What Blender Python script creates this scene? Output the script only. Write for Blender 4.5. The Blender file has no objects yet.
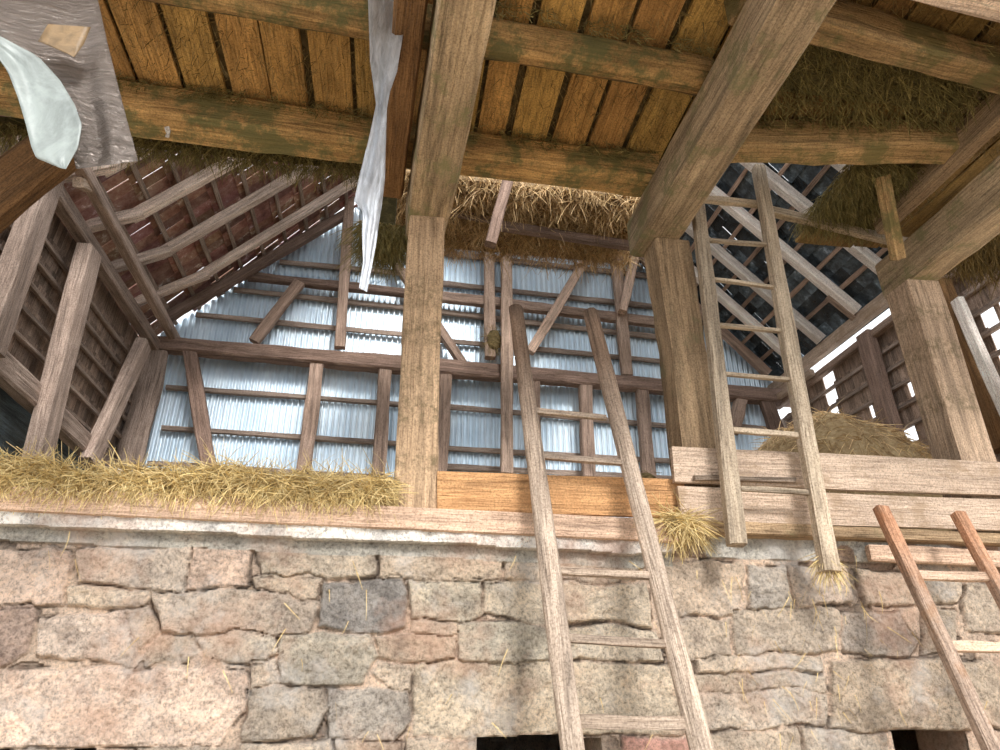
import bpy, math, random
import numpy as np
from mathutils import Vector, Matrix
random.seed(7); np.random.seed(7)
col = bpy.context.scene.collection
sc = bpy.context.scene
# ------------------------------------------------------------------ camera
FPX = 690.0; PIT = math.radians(25); YAW = math.radians(8.8); CAM = Vector((0, 0, 1.6))
cp, sp, cy, sy = math.cos(PIT), math.sin(PIT), math.cos(YAW), math.sin(YAW)
FW = Vector((sy*cp, cy*cp, sp)); RT = Vector((cy, -sy, 0)); UP = Vector((-sy*sp, -cy*sp, cp))
cd = bpy.data.cameras.new('camera'); cam = bpy.data.objects.new('camera', cd); col.objects.link(cam)
cd.sensor_width = 36; cd.lens = FPX/1000*36; cd.clip_end = 200; cd.clip_start = 0.05
cam.matrix_world = Matrix(((RT.x, UP.x, -FW.x, CAM.x), (RT.y, UP.y, -FW.y, CAM.y), (RT.z, UP.z, -FW.z, CAM.z), (0, 0, 0, 1)))
sc.camera = cam

def ray(x, y): return FW + RT*((x-500)/FPX) + UP*((375-y)/FPX)
def onp(x, y, n, k):
    n = Vector(n); d = ray(x, y); return CAM + d*((k-n.dot(CAM))/n.dot(d))
def aX(x, y, v): return onp(x, y, (1, 0, 0), v)
def aY(x, y, v): return onp(x, y, (0, 1, 0), v)
def aZ(x, y, v): return onp(x, y, (0, 0, 1), v)
def dep(p): return (p-CAM).dot(FW)
LN = Vector((1, 0, -1)).normalized(); LK = (-3.63-6.2)/math.sqrt(2)
RN = Vector((-1, 0, -1)).normalized(); RK = -(6.03+6.2)/math.sqrt(2)
def aL(x, y, off=0): return onp(x, y, LN, LK+off)
def aR(x, y, off=0): return onp(x, y, RN, RK+off)

# ------------------------------------------------------------------ materials
def nd(nt, t, **k):
    n = nt.nodes.new(t)
    for a, v in k.items(): setattr(n, a, v)
    return n
def newmat(name):
    m = bpy.data.materials.new(name); m.use_nodes = True; nt = m.node_tree; nt.nodes.clear()
    o = nd(nt, 'ShaderNodeOutputMaterial'); b = nd(nt, 'ShaderNodeBsdfPrincipled'); nt.links.new(b.outputs[0], o.inputs[0])
    return m, nt, b
def ramp(nt, stops):
    r = nd(nt, 'ShaderNodeValToRGB'); e = r.color_ramp.elements
    while len(e) < len(stops): e.new(0.5)
    for i, (p, c) in enumerate(stops): e[i].position = p; e[i].color = (*c, 1)
    return r
def mixc(nt, fac, a, b, typ='MIX'):
    m = nd(nt, 'ShaderNodeMix', data_type='RGBA', blend_type=typ)
    for s, v in ((0, fac), (6, a), (7, b)):
        if isinstance(v, bpy.types.NodeSocket): nt.links.new(v, m.inputs[s])
        elif s == 0: m.inputs[0].default_value = v
        else: m.inputs[s].default_value = (*v, 1)
    return m.outputs[2]
def noise(nt, vec, scale, detail=5, rough=0.6, dist=0.0):
    n = nd(nt, 'ShaderNodeTexNoise'); n.inputs['Scale'].default_value = scale; n.inputs['Detail'].default_value = detail
    n.inputs['Roughness'].default_value = rough; n.inputs['Distortion'].default_value = dist
    nt.links.new(vec, n.inputs['Vector']); return n.outputs['Fac']
def sc3(c, k): return tuple(min(1, v*k) for v in c)
def wood(name, c, moss=None, mossamt=0.0, axis=0, rough=0.85, tint=False, contrast=1.0, bump=0.9, var=0.22, grain=16, stain=None, stainamt=0.5, patches=None, grad=None):
    m, nt, b = newmat(name); L = nt.links
    tc = nd(nt, 'ShaderNodeTexCoord'); oi = nd(nt, 'ShaderNodeObjectInfo')
    add = nd(nt, 'ShaderNodeVectorMath', operation='ADD'); mul = nd(nt, 'ShaderNodeMath', operation='MULTIPLY'); mul.inputs[1].default_value = 37
    L.new(oi.outputs['Random'], mul.inputs[0]); L.new(tc.outputs['Object'], add.inputs[0]); L.new(mul.outputs[0], add.inputs[1])
    mp = nd(nt, 'ShaderNodeMapping'); s = [grain]*3; s[axis] = 1.1; mp.inputs['Scale'].default_value = s; L.new(add.outputs[0], mp.inputs['Vector'])
    g = noise(nt, mp.outputs[0], 1.0, 7, 0.65, 0.6)
    mp2 = nd(nt, 'ShaderNodeMapping'); s = [70]*3; s[axis] = 4; mp2.inputs['Scale'].default_value = s; L.new(add.outputs[0], mp2.inputs['Vector'])
    g2 = noise(nt, mp2.outputs[0], 1.0, 3, 0.6)
    k = contrast
    r = ramp(nt, [(0.28, sc3(c, 1-0.55*k)), (0.45, sc3(c, 1-0.15*k)), (0.6, sc3(c, 1+0.12*k)), (0.75, sc3(c, 1+0.38*k))]); L.new(g, r.inputs[0])
    r2 = ramp(nt, [(0.3, (0.6, 0.58, 0.56)), (0.55, (1, 1, 1))]); L.new(g2, r2.inputs[0])
    cc = mixc(nt, 0.7, r.outputs[0], r2.outputs[0], 'MULTIPLY')
    sp_ = noise(nt, add.outputs[0], 85, 3, 0.7); rs_ = ramp(nt, [(0.32, (0.45, 0.42, 0.40)), (0.5, (1, 1, 1)), (0.72, (1.3, 1.3, 1.3))]); L.new(sp_, rs_.inputs[0])
    cc = mixc(nt, 0.75, cc, rs_.outputs[0], 'MULTIPLY')
    mp3 = nd(nt, 'ShaderNodeMapping'); s = [26]*3; s[axis] = 0.9; mp3.inputs['Scale'].default_value = s; L.new(add.outputs[0], mp3.inputs['Vector'])
    ck = noise(nt, mp3.outputs[0], 1.0, 2, 0.5, 1.0); rk = ramp(nt, [(0.475, (1, 1, 1)), (0.5, (0.32, 0.28, 0.25)), (0.525, (1, 1, 1))]); L.new(ck, rk.inputs[0])
    cc = mixc(nt, 0.6*min(1, k), cc, rk.outputs[0], 'MULTIPLY')
    big = noise(nt, add.outputs[0], 2.2, 4, 0.6)
    r3 = ramp(nt, [(0.35, (0.72, 0.7, 0.68)), (0.65, (1.0, 1.0, 1.0))]); L.new(big, r3.inputs[0])
    cc = mixc(nt, 0.8, cc, r3.outputs[0], 'MULTIPLY')
    if stain:
        st = noise(nt, add.outputs[0], 5.0, 6, 0.7); rs = ramp(nt, [(0.52, (0, 0, 0)), (0.62, (1, 1, 1))]); L.new(st, rs.inputs[0])
        ms = nd(nt, 'ShaderNodeMath', operation='MULTIPLY'); L.new(rs.outputs[0], ms.inputs[0]); ms.inputs[1].default_value = stainamt
        cc = mixc(nt, ms.outputs[0], cc, stain)
    if moss:
        n = noise(nt, add.outputs[0], 3.2, 8, 0.75); rm = ramp(nt, [(0.62-0.3*mossamt, (0, 0, 0)), (0.72-0.3*mossamt, (1, 1, 1))]); L.new(n, rm.inputs[0])
        ms = nd(nt, 'ShaderNodeMath', operation='MULTIPLY'); L.new(rm.outputs[0], ms.inputs[0]); ms.inputs[1].default_value = 0.8
        cc = mixc(nt, ms.outputs[0], cc, moss)
    if patches:
        sx = nd(nt, 'ShaderNodeSeparateXYZ'); L.new(tc.outputs['Object'], sx.inputs[0]); tot = None
        for pc, ph_ in patches:
            a = nd(nt, 'ShaderNodeMath', operation='SUBTRACT'); L.new(sx.outputs[0], a.inputs[0]); a.inputs[1].default_value = pc
            a2 = nd(nt, 'ShaderNodeMath', operation='ABSOLUTE'); L.new(a.outputs[0], a2.inputs[0])
            a3 = nd(nt, 'ShaderNodeMapRange'); a3.inputs[1].default_value = ph_; a3.inputs[2].default_value = ph_*.6; L.new(a2.outputs[0], a3.inputs[0])
            if tot is None: tot = a3.outputs[0]
            else:
                q = nd(nt, 'ShaderNodeMath', operation='MAXIMUM'); L.new(tot, q.inputs[0]); L.new(a3.outputs[0], q.inputs[1]); tot = q.outputs[0]
        pn = noise(nt, add.outputs[0], 22, 6, 0.75); pr_ = ramp(nt, [(0.45, (0, 0, 0)), (0.62, (0.7, 0.7, 0.7))]); L.new(pn, pr_.inputs[0])
        q = nd(nt, 'ShaderNodeMath', operation='MULTIPLY'); L.new(tot, q.inputs[0]); L.new(pr_.outputs[0], q.inputs[1])
        cc = mixc(nt, q.outputs[0], cc, (0.17, 0.13, 0.07))
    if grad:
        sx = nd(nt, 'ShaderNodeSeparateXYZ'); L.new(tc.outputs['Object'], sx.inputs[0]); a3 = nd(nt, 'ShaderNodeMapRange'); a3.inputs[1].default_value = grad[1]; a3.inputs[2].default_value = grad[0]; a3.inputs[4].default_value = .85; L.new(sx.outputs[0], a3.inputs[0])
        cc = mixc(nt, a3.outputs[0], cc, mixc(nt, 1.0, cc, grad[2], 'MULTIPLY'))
    if tint:
        at = nd(nt, 'ShaderNodeAttribute', attribute_name='Col'); cc = mixc(nt, 1.0, cc, at.outputs['Color'], 'MULTIPLY')
    hs = nd(nt, 'ShaderNodeHueSaturation'); mr = nd(nt, 'ShaderNodeMapRange'); mr.inputs[3].default_value = 1-var; mr.inputs[4].default_value = 1+var
    L.new(oi.outputs['Random'], mr.inputs[0]); L.new(mr.outputs[0], hs.inputs['Value']); L.new(cc, hs.inputs['Color'])
    L.new(hs.outputs[0], b.inputs['Base Color']); b.inputs['Roughness'].default_value = rough; b.inputs['Specular IOR Level'].default_value = 0.25
    bp = nd(nt, 'ShaderNodeBump'); bp.inputs['Strength'].default_value = bump; bp.inputs['Distance'].default_value = 0.02
    am = nd(nt, 'ShaderNodeMath', operation='ADD'); L.new(g, am.inputs[0]); L.new(g2, am.inputs[1])
    L.new(am.outputs[0], bp.inputs['Height']); L.new(bp.outputs[0], b.inputs['Normal'])
    return m
GREEN = (0.10, 0.11, 0.045)
M = {}
M['post'] = wood('post_wood', (0.60, 0.43, 0.27), moss=(0.22, 0.17, 0.09), mossamt=0.12)
M['post1'] = wood('pale_post_wood', (0.68, 0.48, 0.31), var=0.0, patches=[(.42, .16), (.12, .12), (-.2, .1), (-.42, .12), (-.75, .06)])
M['post3'] = wood('tan_post_wood', (0.66, 0.48, 0.34), var=0.0, patches=[(.72, .09), (.42, .1), (.02, .12)])
M['post_old'] = wood('old_post_wood', (0.44, 0.31, 0.19), moss=(0.20, 0.17, 0.09), mossamt=0.2)
M['girder'] = wood('girder_wood', (0.52, 0.39, 0.25), moss=(0.2, 0.19, 0.09), mossamt=0.35, contrast=1.2)
M['girder_dark'] = wood('dark_girder_wood', (0.26, 0.14, 0.06))
M['joist'] = wood('joist_wood', (0.55, 0.34, 0.14), moss=GREEN, mossamt=0.55, contrast=1.2)
M['joist_moss'] = wood('mossy_joist_wood', (0.50, 0.33, 0.16), moss=(0.14, 0.13, 0.05), mossamt=0.5)
M['ceil'] = wood('ceiling_plank_wood', (0.62, 0.39, 0.13), moss=(0.20, 0.14, 0.05), mossamt=0.12, axis=1, tint=True, grain=10)
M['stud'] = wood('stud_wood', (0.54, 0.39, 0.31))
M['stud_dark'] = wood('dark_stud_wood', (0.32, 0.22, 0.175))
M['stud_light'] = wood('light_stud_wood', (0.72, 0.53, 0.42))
M['batten'] = wood('batten_wood', (0.46, 0.36, 0.30))
M['rafter_l'] = wood('left_rafter_wood', (0.84, 0.68, 0.58))
M['rafter_r'] = wood('right_rafter_wood', (1.0, 0.90, 0.83), contrast=0.35)
M['pine'] = wood('fresh_pine_wood', (0.74, 0.42, 0.20), contrast=0.8, var=0.03, stain=(0.45, 0.23, 0.1), stainamt=0.4)
M['sill'] = wood('sill_wood', (0.76, 0.54, 0.40), contrast=0.8, var=0.08)
M['board'] = wood('pale_board_wood', (0.70, 0.54, 0.42), contrast=0.7, var=0.05, stain=(0.36, 0.25, 0.16), stainamt=0.6)
M['lad'] = wood('ladder_wood', (0.47, 0.37, 0.29), contrast=1.1)
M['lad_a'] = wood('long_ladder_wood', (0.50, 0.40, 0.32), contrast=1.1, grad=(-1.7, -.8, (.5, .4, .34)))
M['lad_g'] = wood('greenish_ladder_wood', (0.54, 0.44, 0.33))
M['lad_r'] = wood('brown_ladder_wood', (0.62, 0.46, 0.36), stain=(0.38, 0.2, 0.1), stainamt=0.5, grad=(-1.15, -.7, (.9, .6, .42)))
M['lw'] = wood('left_wall_timber', (0.48, 0.37, 0.31))
M['shingle'] = wood('shingle_wood', (0.40, 0.30, 0.24), axis=2, tint=True, grain=24)
M['slateboard'] = wood('grey_blue_board', (0.26, 0.32, 0.35), axis=1, tint=True)
M['loftfloor'] = wood('loft_floor_wood', (0.75, 0.62, 0.40), axis=0)

def m_tile(name, c1, c2, c3, rough):
    m, nt, b = newmat(name); tc = nd(nt, 'ShaderNodeTexCoord')
    n = noise(nt, tc.outputs['Object'], 5, 8, 0.75); r = ramp(nt, [(0.3, sc3(c1, 0.4)), (0.45, c1), (0.58, c2), (0.66, c3)]); nt.links.new(n, r.inputs[0])
    at = nd(nt, 'ShaderNodeAttribute', attribute_name='Col')
    nt.links.new(mixc(nt, 1.0, r.outputs[0], at.outputs['Color'], 'MULTIPLY'), b.inputs['Base Color']); b.inputs['Roughness'].default_value = rough
    bp = nd(nt, 'ShaderNodeBump'); bp.inputs['Distance'].default_value = 0.02; nt.links.new(n, bp.inputs['Height']); nt.links.new(bp.outputs[0], b.inputs['Normal'])
    return m
M['tile_l'] = m_tile('red_roof_tile', (0.24, 0.11, 0.08), (0.34, 0.21, 0.16), (0.7, 0.6, 0.54), 0.8)
M['tile_r'] = m_tile('dark_roof_tile', (0.035, 0.045, 0.052), (0.09, 0.115, 0.13), (0.3, 0.36, 0.42), 0.25)
def m_hay(name, a, b_, c):
    m, nt, b = newmat(name); tc = nd(nt, 'ShaderNodeTexCoord'); n = noise(nt, tc.outputs['Object'], 14, 6, 0.8)
    at = nd(nt, 'ShaderNodeAttribute', attribute_name='Col')
    r = ramp(nt, [(0.3, a), (0.5, b_), (0.7, c)]); nt.links.new(n, r.inputs[0])
    nt.links.new(mixc(nt, 1.0, r.outputs[0], at.outputs['Color'], 'MULTIPLY'), b.inputs['Base Color']); b.inputs['Roughness'].default_value = 0.9
    return m
M['hay'] = m_hay('hay', (0.42, 0.29, 0.13), (0.68, 0.52, 0.26), (0.9, 0.76, 0.46))
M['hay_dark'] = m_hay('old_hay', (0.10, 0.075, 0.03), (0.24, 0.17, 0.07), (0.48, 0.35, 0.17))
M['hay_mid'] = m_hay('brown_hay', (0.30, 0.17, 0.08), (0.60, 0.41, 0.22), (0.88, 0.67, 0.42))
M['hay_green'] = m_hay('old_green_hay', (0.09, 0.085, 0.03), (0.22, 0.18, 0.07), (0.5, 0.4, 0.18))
# corrugated metal
m, nt, b = newmat('corrugated_metal'); tc = nd(nt, 'ShaderNodeTexCoord')
mp = nd(nt, 'ShaderNodeMapping'); mp.inputs['Scale'].default_value = (1.6, 1, 0.6); nt.links.new(tc.outputs['Object'], mp.inputs[0])
n = noise(nt, mp.outputs[0], 1.0, 6, 0.7); r = ramp(nt, [(0.3, (0.58, 0.69, 0.78)), (0.5, (0.72, 0.82, 0.90)), (0.72, (0.88, 0.95, 0.99))]); nt.links.new(n, r.inputs[0])
nt.links.new(r.outputs[0], b.inputs['Base Color']); b.inputs['Metallic'].default_value = 0.7; b.inputs['Roughness'].default_value = 0.36; M['metal'] = m
# foil
def m_foil(name, c, met, rough, bs, scale):
    m, nt, b = newmat(name); tc = nd(nt, 'ShaderNodeTexCoord'); mp = nd(nt, 'ShaderNodeMapping'); mp.inputs['Scale'].default_value = scale
    nt.links.new(tc.outputs['Object'], mp.inputs[0]); n = noise(nt, mp.outputs[0], 1.0, 8, 0.7, 0.8)
    r = ramp(nt, [(0.35, sc3(c, 0.6)), (0.6, c)] + ([(0.655, c), (0.68, (.85, .85, .85))] if name == 'silver_foil' else [])); nt.links.new(n, r.inputs[0]); nt.links.new(r.outputs[0], b.inputs['Base Color'])
    b.inputs['Metallic'].default_value = met; b.inputs['Roughness'].default_value = rough
    bp = nd(nt, 'ShaderNodeBump'); bp.inputs['Strength'].default_value = bs; bp.inputs['Distance'].default_value = 0.02
    nt.links.new(n, bp.inputs['Height']); nt.links.new(bp.outputs[0], b.inputs['Normal']); return m
M['foil'] = m_foil('silver_foil', (0.30, 0.26, 0.235), 0.85, 0.3, 0.9, (8, 8, 50))
M['foil_strip'] = m_foil('silver_foil_strip', (0.66, 0.69, 0.74), 0.55, 0.35, 0.6, (30, 30, 6))
M['flap'] = m_foil('pale_film', (0.31, 0.35, 0.34), 0.0, 0.45, 0.15, (5, 5, 5))
M['tape'] = m_foil('brown_tape', (0.26, 0.17, 0.085), 0.0, 0.5, 0.2, (20, 20, 20))
# stone (colour of each stone is an attribute of its own)
m, nt, b = newmat('stone_masonry'); tc = nd(nt, 'ShaderNodeTexCoord'); at = nd(nt, 'ShaderNodeAttribute', attribute_name='Col')
n1 = noise(nt, tc.outputs['Object'], 5, 8, 0.72); n2 = noise(nt, tc.outputs['Object'], 48, 8, 0.8)
r1 = ramp(nt, [(0.3, (0.45, 0.43, 0.43)), (0.5, (0.95, 0.95, 0.95)), (0.72, (1.3, 1.25, 1.2))]); nt.links.new(n1, r1.inputs[0])
r2 = ramp(nt, [(0.36, (0.3, 0.28, 0.27)), (0.5, (0.95, 0.95, 0.95)), (0.68, (1.4, 1.38, 1.35))]); nt.links.new(n2, r2.inputs[0])
c_ = mixc(nt, 1.0, mixc(nt, 1.0, at.outputs['Color'], (1.34, 1.28, 1.20), 'MULTIPLY'), r1.outputs[0], 'MULTIPLY'); c_ = mixc(nt, 0.9, c_, r2.outputs[0], 'MULTIPLY')
n3 = noise(nt, tc.outputs['Object'], 2.2, 5, 0.65); r3 = ramp(nt, [(0.5, (0, 0, 0)), (0.68, (0.55, 0.55, 0.55))]); nt.links.new(n3, r3.inputs[0])
c_ = mixc(nt, r3.outputs[0], c_, (0.60, 0.35, 0.24))
n4 = noise(nt, tc.outputs['Object'], 3.1, 5, 0.65); r4 = ramp(nt, [(0.55, (0, 0, 0)), (0.7, (0.6, 0.6, 0.6))]); nt.links.new(n4, r4.inputs[0])
c_ = mixc(nt, r4.outputs[0], c_, (0.70, 0.66, 0.62))
nt.links.new(c_, b.inputs['Base Color']); b.inputs['Roughness'].default_value = 0.9
bp = nd(nt, 'ShaderNodeBump'); bp.inputs['Strength'].default_value = 1.0; bp.inputs['Distance'].default_value = 0.03
ad = nd(nt, 'ShaderNodeMath', operation='ADD'); nt.links.new(n1, ad.inputs[0]); nt.links.new(n2, ad.inputs[1])
nt.links.new(ad.outputs[0], bp.inputs['Height']); nt.links.new(bp.outputs[0], b.inputs['Normal']); M['stone'] = m
m, nt, b = newmat('earth_floor'); tc = nd(nt, 'ShaderNodeTexCoord'); n = noise(nt, tc.outputs['Object'], 3, 8, 0.7)
r = ramp(nt, [(0.3, (0.30, 0.23, 0.15)), (0.7, (0.52, 0.42, 0.29))]); nt.links.new(n, r.inputs[0]); nt.links.new(r.outputs[0], b.inputs['Base Color']); b.inputs['Roughness'].default_value = 0.95; M['earth'] = m

# ------------------------------------------------------------------ mesh helpers
def link(name, me, mat, parent=None, mw=None):
    o = bpy.data.objects.new(name, me); col.objects.link(o); me.materials.append(mat)
    if parent: o.parent = parent
    if mw is not None: o.matrix_world = mw
    return o
def tag(o, label=None, cat=None, group=None, kind=None):
    if label: o['label'] = label
    if cat: o['category'] = cat
    if group: o['group'] = group
    if kind: o['kind'] = kind
    return o
def mesh(name, V, Fc, smooth=False, cols=None):
    me = bpy.data.meshes.new(name); me.from_pydata([tuple(v) for v in V], [], Fc)
    if cols is not None:
        ca = me.color_attributes.new('Col', 'FLOAT_COLOR', 'POINT')
        ca.data.foreach_set('color', np.asarray(cols, dtype=np.float32).ravel())
    if smooth: me.polygons.foreach_set('use_smooth', [True]*len(me.polygons))
    me.update(); return me
def beam(name, p0, p1, w, h, mat, nrm, label=None, cat='beam', group=None, parent=None, jit=0.05, bow=0.0, round_=False, taper=1.0, bev=0.12, knot=0, kind=None, w1=None):
    """hewn timber from p0 to p1 (centres of its near face side), w across, h along nrm"""
    p0 = Vector(p0); p1 = Vector(p1); L = (p1-p0).length; X = (p1-p0).normalized(); Z = (Vector(nrm) - X*X.dot(Vector(nrm))).normalized(); Y = Z.cross(X)
    rnd = random.Random(hash((round(p0.x, 3), round(p1.z, 3), round(p0.y, 3))) & 0xffff)
    n = max(3, int(L/0.18)+1); n = min(n, 60)
    if round_:
        K = 12; prof = [(math.cos(a)*0.5, math.sin(a)*0.5) for a in [2*math.pi*(i+.5)/K for i in range(K)]]
    else:
        e = 0.5-bev; prof = [(-.5, -e), (-e, -.5), (e, -.5), (.5, -e), (.5, e), (e, .5), (-e, .5), (-.5, e)]; K = 8
    V = []; Fc = []
    ph = [rnd.uniform(0, 6.28) for _ in range(4)]; wob = [rnd.uniform(-1, 1) for _ in range(K)]
    for i in range(n+1):
        t = i/n; x = (t-.5)*L; s = 1+(taper-1)*t
        oy = bow*math.sin(math.pi*t) + jit*0.35*w*math.sin(ph[0]+t*5.1); oz = jit*0.35*h*math.sin(ph[1]+t*6.3)
        ww = w*s*(1+jit*0.7*math.sin(ph[2]+t*9)); hh = h*s*(1+jit*0.7*math.sin(ph[3]+t*7.7))
        for k, (a, c) in enumerate(prof):
            j = 1+jit*rnd.uniform(-.5, .5)+jit*0.8*wob[k]
            V.append((x + (rnd.uniform(-.006, .006) if i in (0, n) else 0), a*ww*j+oy, c*hh*j+oz))
    for i in range(n):
        for k in range(K):
            a = i*K+k; b_ = i*K+(k+1) % K; Fc.append((a, b_, b_+K, a+K))
    Fc.append(tuple(reversed(range(K)))); Fc.append(tuple(range(n*K, n*K+K)))
    me = mesh(name, V, Fc, smooth=round_)
    c = (p0+p1)/2
    mw = Matrix(((X.x, Y.x, Z.x, c.x), (X.y, Y.y, Z.y, c.y), (X.z, Y.z, Z.z, c.z), (0, 0, 0, 1)))
    o = link(name, me, mat, None, mw)
    if parent:
        bpy.context.view_layer.update(); o.parent = parent; o.matrix_parent_inverse = parent.matrix_world.inverted()
        if label: o['label'] = label
    elif kind == 'structure': o['kind'] = 'structure'
    else: tag(o, label, cat, group)
    return o
class Bag:
    def __init__(s): s.V = []; s.F = []; s.C = []
    def box(s, o, a, b, c, color=(1, 1, 1), jit=0):
        """box with corner o and edge vectors a b c"""
        i = len(s.V); o, a, b, c = map(Vector, (o, a, b, c))
        for q in (o, o+a, o+a+b, o+b, o+c, o+a+c, o+a+b+c, o+b+c):
            s.V.append(q+Vector([random.uniform(-jit, jit) for _ in range(3)])); s.C.append((*color, 1))
        for f in ((0, 3, 2, 1), (4, 5, 6, 7), (0, 1, 5, 4), (1, 2, 6, 5), (2, 3, 7, 6), (3, 0, 4, 7)): s.F.append(tuple(i+k for k in f))
    def quad(s, P, color=(1, 1, 1)):
        i = len(s.V); s.V += [Vector(p) for p in P]; s.C += [(*color, 1)]*len(P); s.F.append(tuple(range(i, i+len(P))))
    def strand(s, p, d, L, w, droop=0.4, color=None):
        d = Vector(d).normalized(); k = random.uniform(.65, 1.25); color = color or (k, k, k*random.uniform(.85, 1.0))
        side = d.cross(Vector([random.gauss(0, 1) for _ in range(3)])).normalized()*w/2
        i = len(s.V); q = Vector(p); n = 3
        bend = Vector((random.gauss(0, .25), random.gauss(0, .25), -droop*random.uniform(.3, 1.5)))
        for j in range(n+1):
            f = 1-0.6*(j/n); s.V += [q-side*f, q+side*f]; s.C += [(*color, 1)]*2
            if j < n: d = (d+bend*0.35).normalized(); q = q+d*L/n
        for j in range(n): a = i+2*j; s.F.append((a, a+1, a+3, a+2))
    def build(s, name, mat, smooth=False, kind=None):
        o = link(name, mesh(name, s.V, s.F, smooth, s.C), mat)
        if kind: o['kind'] = kind
        return o

# ------------------------------------------------------------------ setting
WY = 4.0
b_ = Bag(); b_.box((-9, -14, -0.1), (20, 0, 0), (0, 24, 0), (0, 0, 0.1)); b_.build('floor', M['earth'], kind='structure')
b_ = Bag(); b_.box((-3.8, 4.3, 2.42), (9.98, 0, 0), (0, 5.4, 0), (0, 0, 0.08)); b_.build('floor_loft', M['loftfloor'], kind='structure')

# stone wall: stones as outlines on the wall face, read off the photograph
S = [
 [(-60,550),(66,550),(70,562),(57,606),(-60,604)], [(76,549),(189,550),(184,590),(80,582)], [(70,588),(150,592),(147,607),(66,606)],
 [(193,549),(250,550),(247,587),(188,588)], [(152,593),(255,594),(316,599),(306,628),(260,634),(165,630)], [(-60,608),(30,608),(33,618),(22,652),(0,665),(-60,668)],
 [(38,622),(126,612),(134,640),(126,665),(36,655)], [(130,611),(148,609),(158,628),(150,640),(138,646)], [(142,655),(160,637),(195,634),(196,655),(185,662),(143,663)],
 [(200,637),(275,636),(282,652),(262,660),(205,660)], [(-60,672),(244,672),(248,685),(240,712),(218,746),(-60,745)], [(252,663),(278,662),(276,685),(251,686)],
 [(258,548),(370,552),(372,574),(262,577)], [(254,578),(318,579),(312,594),(256,590)], [(322,582),(400,580),(405,595),(402,625),(380,630),(318,622)],
 [(409,582),(480,582),(482,613),(470,620),(412,616)], [(378,549),(503,552),(501,582),(378,577)], [(508,554),(560,552),(640,557),(640,579),(508,580)],
 [(487,584),(558,585),(556,624),(520,618),(486,611)], [(284,632),(370,632),(375,655),(358,685),(280,684)], [(378,635),(454,635),(452,660),(379,656)],
 [(378,664),(408,664),(408,690),(384,688),(372,676)], [(457,624),(520,622),(548,628),(548,660),(458,660)], [(412,621),(455,622),(455,631),(412,631)],
 [(412,664),(560,663),(690,665),(692,706),(688,733),(414,735)], [(248,690),(320,691),(325,712),(310,735),(244,740)], [(327,693),(405,693),(408,720),(392,740),(330,740)],
 [(-60,752),(130,752),(130,800),(-60,800)], [(138,750),(236,750),(236,800),(138,800)],
 [(242,746),(330,744),(332,800),(242,800)], [(337,745),(398,745),(400,800),(338,800)], [(406,742),(476,740),(478,800),(406,800)],
 [(563,583),(650,586),(654,624),(563,621)], [(560,629),(658,630),(666,658),(562,657)], [(667,562),(742,563),(742,616),(672,614)],
 [(664,620),(733,622),(732,656),(690,655),(670,648)], [(748,567),(786,567),(794,607),(754,609)], [(791,567),(846,569),(850,600),(800,605)],
 [(737,613),(838,608),(838,649),(740,654)], [(700,658),(820,656),(822,668),(700,671)], [(697,675),(825,674),(826,690),(700,690)],
 [(694,694),(828,694),(828,726),(745,728),(696,724)], [(843,612),(900,613),(918,640),(912,655),(845,650)], [(832,661),(1060,661),(1060,727),(886,727),(836,729)],
 [(857,571),(905,575),(960,578),(960,600),(905,606),(866,602)], [(966,584),(1060,588),(1060,630),(968,630)], [(924,612),(957,610),(958,652),(926,654)],
 [(700,733),(800,734),(800,800),(700,800)], [(806,734),(888,733),(890,800),(806,800)], [(624,740),(692,739),(694,800),(624,800)],
 [(742,538),(790,538),(790,552),(742,551)], [(796,540),(838,540),(840,560),(796,558)],
]
SC = {0:(.62,.50,.43),1:(.55,.48,.42),3:(.58,.46,.39),4:(.44,.38,.33),5:(.40,.31,.27),6:(.60,.51,.45),9:(.45,.41,.36),10:(.70,.57,.49),12:(.50,.44,.37),14:(.25,.24,.235),15:(.48,.44,.37),
 16:(.50,.42,.34),18:(.48,.43,.36),19:(.40,.37,.32),20:(.44,.36,.29),22:(.45,.42,.36),24:(.56,.49,.40),25:(.40,.35,.30),26:(.41,.38,.35),32:(.60,.53,.44),33:(.58,.52,.44),34:(.55,.46,.38),
 36:(.42,.39,.36),37:(.52,.44,.38),38:(.46,.40,.34),41:(.52,.46,.40),42:(.36,.32,.29),43:(.50,.42,.34),48:(.50,.44,.38),49:(.56,.33,.29),50:(.36,.40,.42),51:(.5,.4,.33)}
polys = []; pcol = []
for i, p in enumerate(S):
    q = [aY(x, y, WY-0.03) for x, y in p]; polys.append(np.array([(v.x, v.z) for v in q])); k = random.uniform(.85, 1.1)
    c = SC.get(i, (.50*k, .43*k, .36*k)); pcol.append(c)
z = 1.12   # courses below and beside the picture
while z > 0.05:
    x = -3.6; hgt = random.uniform(.2, .3)
    while x < 6:
        w = random.uniform(.25, .6); polys.append(np.array([(x+.01, z-hgt+.012), (x+w-.01, z-hgt+.012), (x+w-.012, z-.01), (x+.012, z-.012)])); k = random.uniform(.8, 1.15); pcol.append((.5*k, .43*k, .36*k)); x += w
    z -= hgt
for xa, xb in ((-3.6, -2.18), (3.95, 6.0)):
    z = 2.4
    while z > 1.2:
        x = xa; hgt = random.uniform(.18, .28)
        while x < xb-.1:
            w = min(random.uniform(.25, .6), xb-x); polys.append(np.array([(x+.01, z-hgt+.012), (x+w-.01, z-hgt+.012), (x+w-.012, z-.01), (x+.012, z-.012)])); k = random.uniform(.8, 1.15); pcol.append((.52*k, .44*k, .37*k)); x += w
        z -= hgt
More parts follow.
